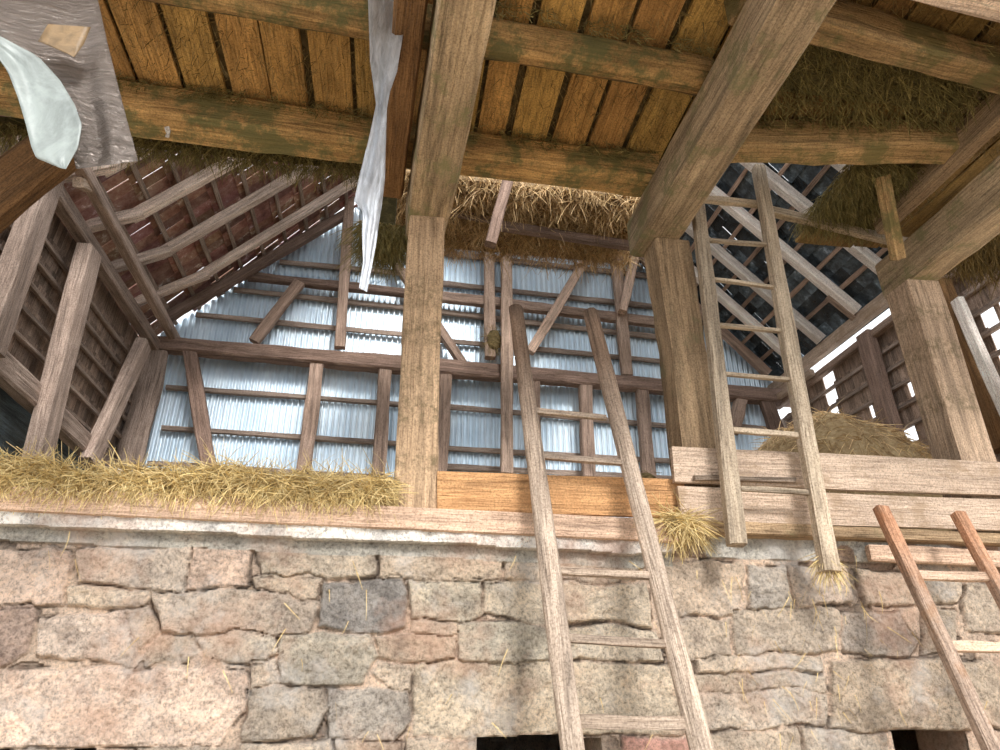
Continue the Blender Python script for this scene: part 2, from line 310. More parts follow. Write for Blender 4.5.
def vnoise(X, Z, s, seed):
    rs = np.random.RandomState(seed); G = rs.rand(256, 256); x = X*s+40; z_ = Z*s+40; xi = np.floor(x).astype(int); zi = np.floor(z_).astype(int); fx = x-xi; fz = z_-zi
    fx = fx*fx*(3-2*fx); fz = fz*fz*(3-2*fz); g = lambda a, c: G[a % 256, c % 256]
    return (g(xi, zi)*(1-fx)+g(xi+1, zi)*fx)*(1-fz)+(g(xi, zi+1)*(1-fx)+g(xi+1, zi+1)*fx)*fz-0.5
xs = np.concatenate([np.arange(-3.6, -2.3, .02), np.arange(-2.3, 4.2, 0.0085), np.arange(4.2, 6.0, .02)]); zs = np.concatenate([np.arange(0, 1.25, 0.03), np.arange(1.25, 2.51, 0.0085)])
Xg, Zg = np.meshgrid(xs, zs)
wx = Xg+0.035*vnoise(Xg, Zg, 4, 7)+0.028*vnoise(Xg, Zg, 9, 1)+0.012*vnoise(Xg, Zg, 30, 2); wz = Zg+0.035*vnoise(Xg, Zg, 4, 8)+0.028*vnoise(Xg, Zg, 9, 3)+0.012*vnoise(Xg, Zg, 30, 4)
H = np.zeros_like(Xg); C = np.zeros(Xg.shape+(3,)); mort = np.array((.56, .45, .37)); C[:] = mort
C *= (1+0.35*vnoise(Xg, Zg, 5, 9))[..., None]
gap = (vnoise(Xg, Zg, 3.5, 21)+.5*vnoise(Xg, Zg, 14, 22)) > 0.26      # joints washed out here
C[gap] *= 0.55; H[gap] -= 0.015
dall = np.full(Xg.shape, 9.0)
for pi, (P, c) in enumerate(zip(polys, pcol)):
    x0, z0 = P.min(0)-.05; x1, z1 = P.max(0)+.05
    ii = np.where((zs > z0) & (zs < z1))[0]; jj = np.where((xs > x0) & (xs < x1))[0]
    if len(ii) == 0 or len(jj) == 0: continue
    sl = (slice(ii[0], ii[-1]+1), slice(jj[0], jj[-1]+1)); X_ = wx[sl]; Z_ = wz[sl]
    ar = 0.5*np.sum(P[:, 0]*np.roll(P[:, 1], -1)-np.roll(P[:, 0], -1)*P[:, 1]); Q = P if ar > 0 else P[::-1]
    inside = np.zeros(X_.shape, bool); dmin = np.full(X_.shape, 9.0)
    for k in range(len(Q)):
        a = Q[k]; b2 = Q[(k+1) % len(Q)]; e = b2-a; l2 = (e**2).sum()
        t = np.clip(((X_-a[0])*e[0]+(Z_-a[1])*e[1])/l2, 0, 1); dmin = np.minimum(dmin, np.hypot(X_-a[0]-t*e[0], Z_-a[1]-t*e[1]))
        cond = ((a[1] > Z_) != (b2[1] > Z_)) & (X_ < (b2[0]-a[0])*(Z_-a[1])/(b2[1]-a[1]+1e-9)+a[0]); inside ^= cond
    dall[sl] = np.where(inside, dall[sl], np.minimum(dall[sl], dmin)); d = np.where(inside, dmin+.014, np.maximum(.014-dmin, 0)); inside = d > 0; hh = random.uniform(.014, .034); f = np.clip(d/0.022, 0, 1); f = f*(2-f)
    rel = hh*f+0.018*vnoise(X_, Z_, 6, 30+pi)*f+0.016*vnoise(X_, Z_, 20, 60+pi)*f+0.010*vnoise(X_, Z_, 45, 160+pi)*f
    H[sl] = np.where(inside, np.maximum(rel, 0), H[sl]); cf = np.clip(d/0.012, 0, 1)[..., None]
    k = (1+0.25*vnoise(X_, Z_, 4, 90+pi))[..., None]
    C[sl] = np.where(inside[..., None], C[sl]*(1-cf)+np.array(c)*k*cf, C[sl])
crk = np.exp(-((dall-.014)/.006)**2)*np.clip((vnoise(Xg, Zg, 7, 41)+.5*vnoise(Xg, Zg, 25, 42)+.05)*6, 0, 1)
C *= (1-.6*crk)[..., None]; H -= 0.016*crk
# lime strip and grey render along the wall head
edge = 2.405 + 0.03*vnoise(Xg, Zg*0, 3, 70) - 0.012*(Xg+2)
lime = Zg > edge-0.002; grey = (Zg > edge-0.075) & ~lime
left = Xg < 1.66
C[grey & left] = (.42, .41, .38); H[grey & left] = 0.02+0.012*vnoise(Xg, Zg, 12, 71)[grey & left]
C[lime & left] = (.86, .87, .87); H[lime & left] = 0.085+0.02*vnoise(Xg, Zg, 10, 72)[lime & left]
rgt = (~left) & (Zg > 2.36); C[rgt] = np.where((vnoise(Xg, Zg, 5, 73) > 0.0)[..., None], np.array((.5, .5, .48)), np.array((.30, .22, .17)))[rgt]; H[rgt] = 0.01+0.03*vnoise(Xg, Zg, 9, 74)[rgt]
H += 0.012*vnoise(Xg, Zg, 14, 5)+0.008*vnoise(Xg, Zg, 40, 6)
HATCH = [(0.50, 1.06, 0.9, 1.415), (1.06, 1.17, 0.9, 1.405), (2.86, 3.33, 0.8, 1.425), (-2.35, -1.33, 0.8, 1.375)]
nz, nx = Xg.shape
Vt = np.stack([Xg, WY-H, Zg], -1).reshape(-1, 3)
cx = (xs[:-1]+xs[1:])/2; cz = (zs[:-1]+zs[1:])/2; CX, CZ = np.meshgrid(cx, cz); keep = np.ones(CX.shape, bool)
for x0, x1, z0, z1 in HATCH: keep &= ~((CX > x0) & (CX < x1) & (CZ > z0) & (CZ < z1+0.006*np.sin(CX*9)))
I, J = np.where(keep); a = I*nx+J; Fq = np.stack([a, a+1, a+nx+1, a+nx], -1)
Vl = Vt.tolist(); Fl = Fq.tolist(); Cl = np.concatenate([np.clip(C, 0, 1).reshape(-1, 3), np.ones((nx*nz, 1))], 1).tolist()
bb = Bag(); bb.V = [Vector(v) for v in Vl]; bb.F = [tuple(f) for f in Fl]; bb.C = [tuple(c) for c in Cl]
xe = [-3.9, -2.35, -1.33, 0.5, 1.17, 2.86, 3.33, 6.3]
for i in range(7):
    bb.box((xe[i], 4.025, 1.43), (xe[i+1]-xe[i], 0, 0), (0, .4, 0), (0, 0, 1.05), (.4, .32, .25))
    if i % 2 == 0: bb.box((xe[i], 4.025, 0), (xe[i+1]-xe[i], 0, 0), (0, .4, 0), (0, 0, 1.43), (.4, .32, .25))
    else: bb.box((xe[i], 4.025, 0), (xe[i+1]-xe[i], 0, 0), (0, .4, 0), (0, 0, .85), (.4, .32, .25))
wf = bb.build('wall_front', M['stone'], smooth=False, kind='structure')
# lower outer walls that close the stable under the loft
bb = Bag(); bb.box((-3.85, 3.9, 0), (.12, 0, 0), (0, 6, 0), (0, 0, 3.6), (.4, .33, .27)); bb.box((6.16, 3.9, 0), (.12, 0, 0), (0, 6, 0), (0, 0, 3.2), (.4, .33, .27)); bb.box((-3.8, 9.85, 0), (10, 0, 0), (0, .15, 0), (0, 0, 4.05), (.4, .33, .27))
bb.build('wall_stable', M['stone'], kind='structure')

# corrugated gable
GX0, GX1, RX, EZ = -3.66, 6.06, 1.2, 6.37; GY = 9.64
ns = 10; pitch = 0.086; nn = int((GX1-GX0)/pitch*ns)
V = []; Fc = []
tiers = [(3.95, 5.62, 0.0), (5.55, 7.72, 0.012), (7.65, 11.2, 0.024)]
for z0, z1, dy in tiers:
    base = len(V)
    for i in range(nn+1):
        x = GX0+(GX1-GX0)*i/nn; zr = EZ+4.9-abs(x-RX)*4.9/4.86; y = GY-dy+0.020*math.sin(2*math.pi*(x/pitch)+0.6*dy*100)+0.004*math.sin(x*1.7)
        a0 = min(z0, zr); a1 = min(z1, zr); V += [(x, y, a0), (x, y, (a0+a1)/2), (x, y, a1)]
    for i in range(nn):
        k = base+3*i
        if V[k+2][2]-V[k][2] < 1e-4 and V[k+5][2]-V[k+3][2] < 1e-4: continue
        Fc += [(k, k+3, k+4, k+1), (k+1, k+4, k+5, k+2)]
o = link('wall_back', mesh('wall_back', V, Fc, smooth=True), M['metal']); o['kind'] = 'structure'

# tiled roof slopes
def slope(name, side, mat, colf, gapf, y0=4.9, y1=9.62, tw=0.19, curve=False):
    s = 1 if side == 'L' else -1; ex = -3.68 if side == 'L' else 6.08; ez = 6.15
    U = Vector((s, 0, 1)).normalized(); N = Vector((-s, 0, 1)).normalized(); bg = Bag(); c = 0; u = -0.35 if side == 'L' else -.06
    while u < 6.95:
        y = y0+(0.5*tw if c % 2 else 0)
        while y < y1:
            L_ = 0.46; g = gapf(u, y)
            if g is not None:
                o = Vector((ex, y+0.004, ez))+U*u+N*(0.155+random.uniform(-.004, .006))
                w = min(tw-0.006-g, y1-y)
                if curve:
                    K = 4; i0 = len(bg.V); k = colf()
                    for t in range(K+1):
                        yy = w*t/K; lift = 0.022*math.sin(math.pi*t/K)
                        for q in (0, 1):
                            bg.V.append(o+Vector((0, yy, 0))+U*(L_*q)-N*(0.035*(1-q))+N*lift); bg.C.append((*k, 1))
                    for t in range(K): a = i0+2*t; bg.F.append((a, a+1, a+3, a+2))
                    bg.box(o-N*0.035+N*random.uniform(.0, .012), Vector((0, w, 0)), U*L_+N*0.035, N*0.012, k)
                else: bg.box(o-N*0.03, Vector((0, w, 0)), U*L_+N*0.035, N*0.014, colf(), jit=0.003)
            y += tw
        u += 0.40; c += 1
    return bg.build(name, mat, kind='structure')
def cr():
    k = random.choice((.35, .6, .9, 1.2, 2.2)); return (k, k*1.03, k*1.1)
def cl():
    k = random.uniform(.6, 1.35); return (k, k*random.uniform(.85, 1.1), k*random.uniform(.85, 1.1))
slope('ceiling_left', 'L', M['tile_l'], cl, lambda u, y: (None if (y > 9.25 and random.random() < .35 and u < 4) else (0.022 if y > 8.9 and random.random() < .5 else (0.012 if random.random() < .12 else 0))), tw=0.16)
slope('ceiling_right', 'R', M['tile_r'], cr, lambda u, y: 0.012 if random.random() < .1 else 0, tw=0.27, curve=True)

# shingled side walls
def shingles(name, X, s, zt, zb, y0, y1, hole, mat, dz=0.265, w=0.085):
    bg = Bag(); z_ = zt; r = 0
    while z_ > zb:
        y = y0+random.uniform(0, .05)
        while y < y1:
            ww = random.uniform(.8, 1.2)*w
            if not hole(y+ww/2, z_-dz/2):
                k = random.uniform(.65, 1.4); bg.box((X+s*random.uniform(0, .006), y, z_-dz-0.04+random.uniform(-.01, .01)), (s*0.012, 0, 0), (0, ww-0.003, 0), (s*-0.02, 0, dz+0.05), (k, k*.97, k*.94))
            y += ww
        z_ -= dz; r += 1
    return bg.build(name, mat, kind='structure')
shingles('wall_left', -3.70, -1, 6.15, 4.75, 4.3, 9.6, lambda y, z: False, M['shingle'])
bg = Bag(); z_ = 4.75
while z_ > 2.4:
    k = random.uniform(.7, 1.3); bg.box((-3.74, 4.0, z_-.17), (.025, 0, 0), (0, 5.62, 0), (0, 0, .165), (k, k, k)); z_ -= .17
o = bg.build('wall_left_lower', M['slateboard'], kind='structure')
def rh(y, z):
    if 8.22 < y < 8.42 and z > 5.0: return True
    if z > 5.97 : return True
    if 6.95 < y < 7.75 and 3.5 < z < 4.75: return True
    if 5.2 < y < 5.6 and 4.3 < z < 5.5 and random.random() < .75: return True
    if y > 9.2 and z > 5.75: return True
    return random.random() < .012
shingles('wall_right', 6.14, 1, 6.22, 3.2, 4.2, 9.6, rh, M['shingle'])

# upper plank ceiling over the threshing floor
bg = Bag(); x = -4.6
while x < 6.2:
    w = random.uniform(.24, .33); k = random.uniform(.75, 1.15)
    g = random.choice((.012, .02, .03, .05))
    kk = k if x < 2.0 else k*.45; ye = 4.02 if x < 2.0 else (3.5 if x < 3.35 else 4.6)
    bg.box((x, 1.0+random.uniform(-.05, .05), 5.275+random.uniform(0, .008)), (w-g, 0, 0), (0, ye-1.0+random.uniform(-.04, .02), 0), (0, 0, .03), (kk, kk*random.uniform(.9, 1.05), kk), jit=.003)
    x += w
o = bg.build('ceiling', M['ceil'], kind='structure')
bg = Bag(); bg.box((-4.6, 1.0, 5.34), (6.6, 0, 0), (0, 3.1, 0), (0, 0, .35), (.5, .5, .5)); bg.box((2.0, 1.0, 5.34), (4.2, 0, 0), (0, 2.6, 0), (0, 0, .35), (.5, .5, .5))

for _ in range(14000):
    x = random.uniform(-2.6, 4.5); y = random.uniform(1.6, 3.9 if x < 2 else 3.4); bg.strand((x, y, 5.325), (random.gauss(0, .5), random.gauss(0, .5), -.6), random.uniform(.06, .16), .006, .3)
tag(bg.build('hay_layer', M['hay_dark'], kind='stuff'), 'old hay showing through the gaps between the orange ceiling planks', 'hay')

# ------------------------------------------------------------------ beams of the ceiling
g = 'girders'
beam('girder', (0.085, 4.22, 4.82), (0.26, 1.0, 4.82), .29, .32, M['girder'], (0, 0, 1), 'thick hewn ceiling girder resting on the pale square post left of centre', 'beam', bev=.07)
beam('side_beam', (-0.165, 3.95, 4.92), (-0.01, 1.0, 4.92), .17, .26, M['girder_dark'], (0, 0, 1), 'dark brown beam running close along the left side of the girder over the pale post', 'beam')
beam('girder', (1.83, 4.24, 4.84), (1.83, 1.0, 4.84), .29, .34, M['girder'], (0, 0, 1), 'thick mossy ceiling girder running up right from the old double-faced post', 'beam', bev=.07)
beam('girder', (3.93, 4.26, 4.69), (3.93, 1.0, 4.69), .27, .34, M['girder'], (0, 0, 1), 'ceiling girder at the right edge resting on the broad post above the pale boards', 'beam', bev=.07)
def joist(pa, pb, th, zb, h, mat, label, **k):
    a = aZ(*pa, zb); c = aZ(*pb, zb); d = (c-a).normalized(); a = a-d*k.pop('ext0', 0); c = c+d*k.pop('ext1', 0); n = Vector((0, -1, 0)); n -= d*d.dot(n); n.normalize()
    o_ = n*th/2+Vector((0, 0, h/2)); return beam('joist', a+o_, c+o_, h, th, mat, n, label, 'beam', **k)
joist((133, 135), (648, 202), .24, 5.0, .26, M['joist'], 'rear mossy ceiling joist crossing the tops of both middle posts', ext0=2.4, ext1=.0, jit=.10)
joist((288, 36), (695, 108), .26, 5.0, .27, M['joist'], 'front round-ended ceiling joist with bare orange underside', ext0=3.2, ext1=.05, jit=.12, round_=True, taper=.95)
joist((728, 165), (935, 166), .19, 5.0, .26, M['joist_moss'], 'mossy joist of the right ceiling bay just above the tall ladder top', ext0=.12, ext1=.2, jit=.10)
joist((850, 58), (970, 88), .17, 5.0, .24, M['joist_moss'], 'middle brown joist of the right ceiling bay under trapped hay', ext0=.8, ext1=.3, jit=.10)
joist((860, -8), (1000, 25), .17, 5.0, .24, M['rafter_l'], 'pale joist cut by the top right corner of the right ceiling bay', ext0=.9, ext1=.7, jit=.05)
for pa, pb, th, e0, nn_, lb in (((133, 135), (648, 202), .24, 2.4, 3500, 'dark hay and moss clinging to the rear ceiling joist'), ((288, 36), (695, 108), .26, 3.2, 3000, 'dark hay and moss clinging to the front ceiling joist'), ((728, 165), (935, 166), .19, .1, 1500, 'hay clinging to the joist over the tall ladder top')):
    a = aZ(*pa, 5.0); c = aZ(*pb, 5.0); d = (c-a).normalized(); a = a-d*e0; n = Vector((0, -1, 0)); n -= d*d.dot(n); n.normalize(); bg = Bag(); Lg = (c-a).length
    for _ in range(nn_):
        t = random.random(); cl_ = math.sin(t*Lg*9)+math.sin(t*Lg*23+1)
        if cl_ < random.uniform(-1.5, 1.2): continue
        p_ = a+d*(t*Lg)+n*(th+.0)+Vector((0, 0, random.uniform(.16, .28))); bg.strand(p_, (random.gauss(0, .7), -.35, random.gauss(-.4, .4)), random.uniform(.03, .09), .006, .6)
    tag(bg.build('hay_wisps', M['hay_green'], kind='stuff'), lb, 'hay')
# ------------------------------------------------------------------ posts
def patches(o, spots, w, h, zf):
    pass
p = beam('post', (0.115, 4.07, 2.565), (0.095, 4.07, 4.66), .25, .24, M['post1'], (0, -1, 0), 'pale square wooden post standing on the sill left of the long ladder', 'post', jit=.03, bev=.05)
p2 = beam('post', (1.95, 4.10, 2.5), (1.92, 4.10, 4.68), .27, .26, M['post_old'], (0, -1, 0), 'old weathered post rising behind the left end of the pale boards', 'post', jit=.06, bev=.06)
p3 = beam('post', (3.95, 4.10, 2.5), (3.93, 4.10, 4.52), .28, .26, M['post3'], (0, -1, 0), 'broad tan post with dark dirt patches near the right edge', 'post', jit=.03, bev=.04)

# sill, planks
def span(xa, xb, z0, z1, y, th): return (Vector((xa, y, (z0[0]+z1[0])/2)), Vector((xb, y, (z0[1]+z1[1])/2)))
beam('sill_beam', (-3.5, 3.99, 2.565), (1.66, 3.99, 2.488), .13, .20, M['sill'], (0, -1, 0), 'long pinkish timber sill lying along the top of the stone wall', 'beam', bev=.05, jit=.03)
beam('plank', aY(437, 492, 3.97), aY(684, 499, 3.97), .235, .05, M['pine'], (0, -1, 0), 'fresh orange pine plank with knots between pale post and pale boards', 'plank', jit=.015, bev=.05)
beam('plank', (1.685, 3.90, 2.90), (5.0, 3.90, 2.925), .235, .04, M['board'], (0, -1, 0), 'upper of two long pale boards nailed across the right posts', 'plank', jit=.03, bev=.06)
beam('plank', (1.70, 3.905, 2.662), (5.0, 3.905, 2.672), .20, .04, M['board'], (0, -1, 0), 'lower of two long pale boards nailed across the right posts', 'plank', jit=.03, bev=.06)
beam('plank', aY(868, 553, 3.93), aY(1040, 562, 3.93), .10, .05, M['sill'], (0, -1, 0), 'short pale grey board lying on the wall top behind the low right ladder', 'plank', jit=.06)
beam('plank', aY(694, 478, 3.855), aY(795, 480, 3.855), .028, .03, M['lad'], (0, -1, 0), 'thin split lath in front of the seam between the two pale boards', 'lath', jit=.2)
beam('sill_beam', (1.68, 4.0, 2.525), (6.1, 4.0, 2.52), .085, .2, M['post_old'], (0, -1, 0), 'old brown sill timber under the two pale boards at the right', 'beam', jit=.08)
# far braces near left top
beam('brace', aY(60, 148, 4.0), aY(-60, 240, 4.0), .34, .14, M['girder_dark'], (0, -1, 0), 'broad brown brace at the left edge below the hanging foil sheet', 'beam')
beam('side_beam', (3.71, 4.0, 5.08), (3.71, 1.0, 5.08), .10, .26, M['post_old'], (0, 0, 1), 'thin dark beam beside the left face of the right edge girder', 'beam')
beam('brace', (3.58, 3.78, 4.55), (3.38, 3.50, 5.06), .09, .08, M['joist_moss'], (0, -1, 0), 'small slanting peg brace left of the right edge girder', 'beam')
beam('pole', aY(702, 199, 3.98), aY(765, 205, 3.98), .055, .05, M['lad_g'], (0, -1, 0), 'short horizontal batten joining the tops of the tall ladder stiles', 'pole', jit=.1)
beam('pole', aY(768, 211, 4.12), aY(910, 244, 4.12), .075, .06, M['lad_g'], (0, -1, 0), 'slanting brown pole from the tall ladder to the right edge girder', 'pole', jit=.1)

# ------------------------------------------------------------------ gable framing
def gb(name, x0, y0, x1, y1, wpx, mat, label, cat='stud', Y=9.42, h=.12, **k):
    a = aY(x0, y0, Y); c = aY(x1, y1, Y); w = wpx*dep((a+c)/2)/FPX
    return beam(name, a, c, w, h, M[mat], (0, -1, 0), label, cat, **k)
BY = 9.56
rows = [((148, 463), (370, 477), 'lowest batten on the corrugated gable left of the pale post'),
        ((162, 428), (408, 444), 'second batten from below on the gable left of the pale post'),
        ((166, 387), (408, 405), 'third batten from below on the gable left of the pale post'),
        ((196, 315), (408, 335), 'first batten above the tie beam left of the pale post'),
        ((234, 290), (408, 308), 'second batten above the tie beam left of the pale post'),
        ((280, 262), (408, 274), 'topmost batten on the gable left of the pale post'),
        ((437, 466), (690, 480), 'lowest batten on the gable between the pale post and the old post'),
        ((437, 448), (690, 462), 'second batten from below on the gable behind the long ladder'),
        ((437, 406), (690, 428), 'third batten from below on the gable behind the long ladder'),
        ((437, 340), (690, 364), 'first batten above the tie beam behind the long ladder tips'),
        ((437, 312), (690, 341), 'second batten above the tie beam behind the long ladder tips'),
        ((437, 283), (690, 311), 'batten just above the collar beam in the middle of the gable'),
        ((437, 252), (690, 281), 'topmost batten under the hanging hay in the gable'),
        ((712, 424), (800, 432), 'short low batten on the gable seen through the tall ladder'),
        ((700, 322), (730, 326), 'short batten on the gable right of the old post')]
for (a, c, lb) in rows: gb('batten', *a, *c, 5.0, 'batten', lb, 'batten', Y=BY, h=.06, group='battens on the corrugated gable', jit=.12)
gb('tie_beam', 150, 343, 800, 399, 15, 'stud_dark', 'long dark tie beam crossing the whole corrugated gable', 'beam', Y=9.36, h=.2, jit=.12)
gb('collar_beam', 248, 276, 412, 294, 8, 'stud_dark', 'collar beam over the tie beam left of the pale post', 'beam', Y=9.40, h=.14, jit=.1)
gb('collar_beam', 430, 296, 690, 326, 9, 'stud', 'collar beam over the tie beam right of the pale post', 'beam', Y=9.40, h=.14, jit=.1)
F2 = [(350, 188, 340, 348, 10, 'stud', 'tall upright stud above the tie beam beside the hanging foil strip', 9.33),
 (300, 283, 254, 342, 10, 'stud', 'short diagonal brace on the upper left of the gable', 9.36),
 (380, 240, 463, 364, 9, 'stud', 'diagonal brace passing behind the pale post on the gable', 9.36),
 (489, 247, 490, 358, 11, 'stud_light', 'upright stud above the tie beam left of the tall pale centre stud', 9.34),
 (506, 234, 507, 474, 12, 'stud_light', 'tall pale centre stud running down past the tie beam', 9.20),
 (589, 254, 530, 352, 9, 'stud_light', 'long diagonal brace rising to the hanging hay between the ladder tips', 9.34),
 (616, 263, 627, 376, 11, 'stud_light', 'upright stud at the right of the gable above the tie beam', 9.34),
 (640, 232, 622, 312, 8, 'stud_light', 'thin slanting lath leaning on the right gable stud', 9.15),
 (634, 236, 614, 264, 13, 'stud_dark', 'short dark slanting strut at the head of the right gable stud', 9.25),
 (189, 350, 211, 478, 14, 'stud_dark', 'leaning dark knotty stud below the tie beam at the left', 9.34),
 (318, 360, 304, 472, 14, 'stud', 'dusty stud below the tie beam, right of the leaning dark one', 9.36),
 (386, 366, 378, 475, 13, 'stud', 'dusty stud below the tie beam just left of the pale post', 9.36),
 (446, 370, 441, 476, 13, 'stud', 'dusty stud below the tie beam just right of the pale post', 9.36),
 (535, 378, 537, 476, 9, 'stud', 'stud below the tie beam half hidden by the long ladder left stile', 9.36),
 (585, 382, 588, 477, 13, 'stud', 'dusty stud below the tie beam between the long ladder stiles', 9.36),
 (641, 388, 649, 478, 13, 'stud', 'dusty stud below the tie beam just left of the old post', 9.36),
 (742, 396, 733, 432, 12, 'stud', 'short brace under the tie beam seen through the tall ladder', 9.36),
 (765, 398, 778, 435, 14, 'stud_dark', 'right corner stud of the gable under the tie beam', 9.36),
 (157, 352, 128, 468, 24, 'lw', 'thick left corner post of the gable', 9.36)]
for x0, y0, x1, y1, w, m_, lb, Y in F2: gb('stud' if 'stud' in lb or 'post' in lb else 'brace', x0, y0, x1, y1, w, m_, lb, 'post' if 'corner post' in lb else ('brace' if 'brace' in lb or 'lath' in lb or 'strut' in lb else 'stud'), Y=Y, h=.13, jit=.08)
# rake beams under both roof slopes at the gable
beam('rake_beam', aL(160, 322, .02), aL(350, 212, .02), .13, .14, M['stud_dark'], LN, 'dark rake beam under the left roof edge on the gable', 'beam')
beam('rake_beam', aR(640, 255, .02), aR(768, 374, .02), .13, .14, M['stud'], RN, 'rake beam under the right roof edge on the gable', 'beam')
beam('strut', aY(508, 180, 5.9), aY(490, 245, 5.9), .12, .11, M['stud_dark'], (0, -1, 0), 'dark slanting strut among the hanging hay above the centre stud', 'brace')
beam('pole', aZ(500, 226, 6.70), aZ(632, 246, 6.70), .11, .1, M['stud_dark'], (0, -1, 0), 'dark pole carrying the hanging hay below the rear ceiling joist', 'pole')
beam('pole', aZ(438, 210, 6.84), aZ(500, 222, 6.84), .07, .07, M['stud_dark'], (0, -1, 0), 'thin dark pole under the hay between the pale post and the strut', 'pole')
# ------------------------------------------------------------------ rafters and roof battens
UL = Vector((1, 0, 1)).normalized(); UR = Vector((-1, 0, 1)).normalized()
def rafter_left(Y, w, label, kx=None):
    top = Vector((1.15, Y, 6.2+4.78)); eave = Vector((-3.55, Y-.05, 6.28)); off = LN*.10
    if kx:
        k = Vector((kx, Y, 6.2+kx+3.63)); root = bpy.data.objects.new('rafter', None); root.location = eave; col.objects.link(root); tag(root, label, 'rafter', 'rafters of the left roof slope')
        beam('shaft', k, top, w, .13, M['rafter_l'], LN, parent=root, jit=.07); beam('foot', Vector((kx+.12, Y-.03, k.z+.06)), Vector((-3.75, Y-.12, 6.28)), w*.95, .12, M['rafter_l'], LN, parent=root, jit=.07)
    else: beam('rafter', eave, top, w, .13, M['rafter_l'], LN, label, 'rafter', 'rafters of the left roof slope', jit=.08)
rafter_left(7.03, .12, 'nearest rafter of the left roof, just under the foil sheet and hay', -3.22)
rafter_left(7.86, .13, 'second nearest rafter of the left roof, with a pale kinked foot', -3.15)
rafter_left(8.72, .11, 'third rafter of the left roof, with a squared foot end above the plate', -2.92)
rafter_left(6.2, .12, 'rafter of the left roof hidden mostly behind the foil sheet', -3.25)
for i, (Y, lb) in enumerate([(6.42, 'nearest rafter of the right roof with a chipped upper edge'), (7.19, 'second pale rafter of the right roof, crossing behind the tall ladder'),
        (8.02, 'third pale rafter of the right roof, low behind the tall ladder'), (8.72, 'fourth rafter of the right roof, emerging beside the old post'), (5.62, 'rafter of the right roof in the shadow over the right girder')]):
    beam('rafter', (5.95, Y, 6.28), (1.25, Y, 6.28+4.70), .135, .14, M['rafter_r'], RN, lb, 'rafter', 'rafters of the right roof slope', jit=.05)
ordn = ['lowest', 'second', 'third', 'fourth', 'fifth', 'sixth', 'seventh', 'eighth', 'ninth', 'tenth', 'eleventh', 'twelfth', 'thirteenth']
for i in range(12):
    X = -3.30+.285*i; beam('roof_batten', Vector((X, 5.4, 6.2+X+3.63))-LN*.095, Vector((X, 9.55, 6.2+X+3.63))-LN*.095, .055, .035, M['batten'], LN, f'{ordn[i]} tile batten of the left roof counted from the eave', 'batten', 'tile battens of the left roof', jit=.12)
    X = 5.70-.28*i; beam('roof_batten', Vector((X, 5.4, 6.2+6.03-X))-RN*.10, Vector((X, 9.55, 6.2+6.03-X))-RN*.10, .06, .035, M['stud'], RN, f'{ordn[i]} tile batten of the right roof counted from the eave', 'batten', 'tile battens of the right roof', jit=.12)
beam('short_plank', aR(828, 296, .04), aR(855, 318, .04), .10, .06, M['stud_light'], RN, 'short board nailed on the right roof beside the plate', 'plank')

# ------------------------------------------------------------------ left wall frame
LX = -3.50
def lw(name, x0, y0, x1, y1, wpx, mat, label, cat='beam', X=LX, h=.15, **k):
    a = aX(x0, y0, X); c = aX(x1, y1, X); w = wpx*dep((a+c)/2)/FPX
    return beam(name, a, c, w, h, M[mat], (1, 0, 0), label, cat, **k)
for i, (z_, lb) in enumerate([(4.47, 'lowest thin rail on the left wall over the grey-blue boards'), (4.72, 'rail of the left wall where shingles meet grey-blue boards'), (4.98, 'second shingle rail from below on the left wall'),
      (5.24, 'third shingle rail from below on the left wall'), (5.50, 'fourth shingle rail from below on the left wall'), (5.76, 'topmost shingle rail on the left wall under the plate')]):
    beam('wall_rail', (-3.65, 4.4, z_), (-3.65, 9.5, z_), .045, .05, M['batten'], (1, 0, 0), lb, 'batten', 'shingle rails of the left wall', jit=.1)
lw('wall_post', 52, 168, -12, 350, 33, 'lw', 'thick slanting post at the upper left corner below the foil', 'post', h=.17, bev=.08)
lw('wall_post', 89, 250, 36, 462, 29, 'lw', 'pale post crossing the left wall rail', 'post', X=-3.42, h=.16, bev=.08)
lw('brace', 143, 344, 88, 464, 20, 'lw', 'leaning brace meeting the left corner post at the plate', 'brace', X=-3.44, h=.15)
lw('wall_beam', -60, 310, 105, 463, 24, 'lw', 'thick horizontal rail low on the left wall', 'beam', X=-3.54, h=.15)
beam('wall_plate', (-3.50, 5.3, 6.10), (-3.50, 9.5, 6.10), .17, .15, M['lw'], (1, 0, 0), 'outer eaves plate on the left wall running back to the gable', 'beam', jit=.04)
beam('wall_plate', (-3.28, 5.3, 6.36), (-3.28, 9.5, 6.26), .13, .13, M['lw'], (1, 0, 0), 'inner eaves plate carrying the left rafter feet', 'beam', jit=.04)
beam('block', aX(78, 182, -3.3), aX(90, 188, -3.3), .10, .1, M['board'], (1, 0, 0), 'small white wooden block between the two left eaves plates', 'block')
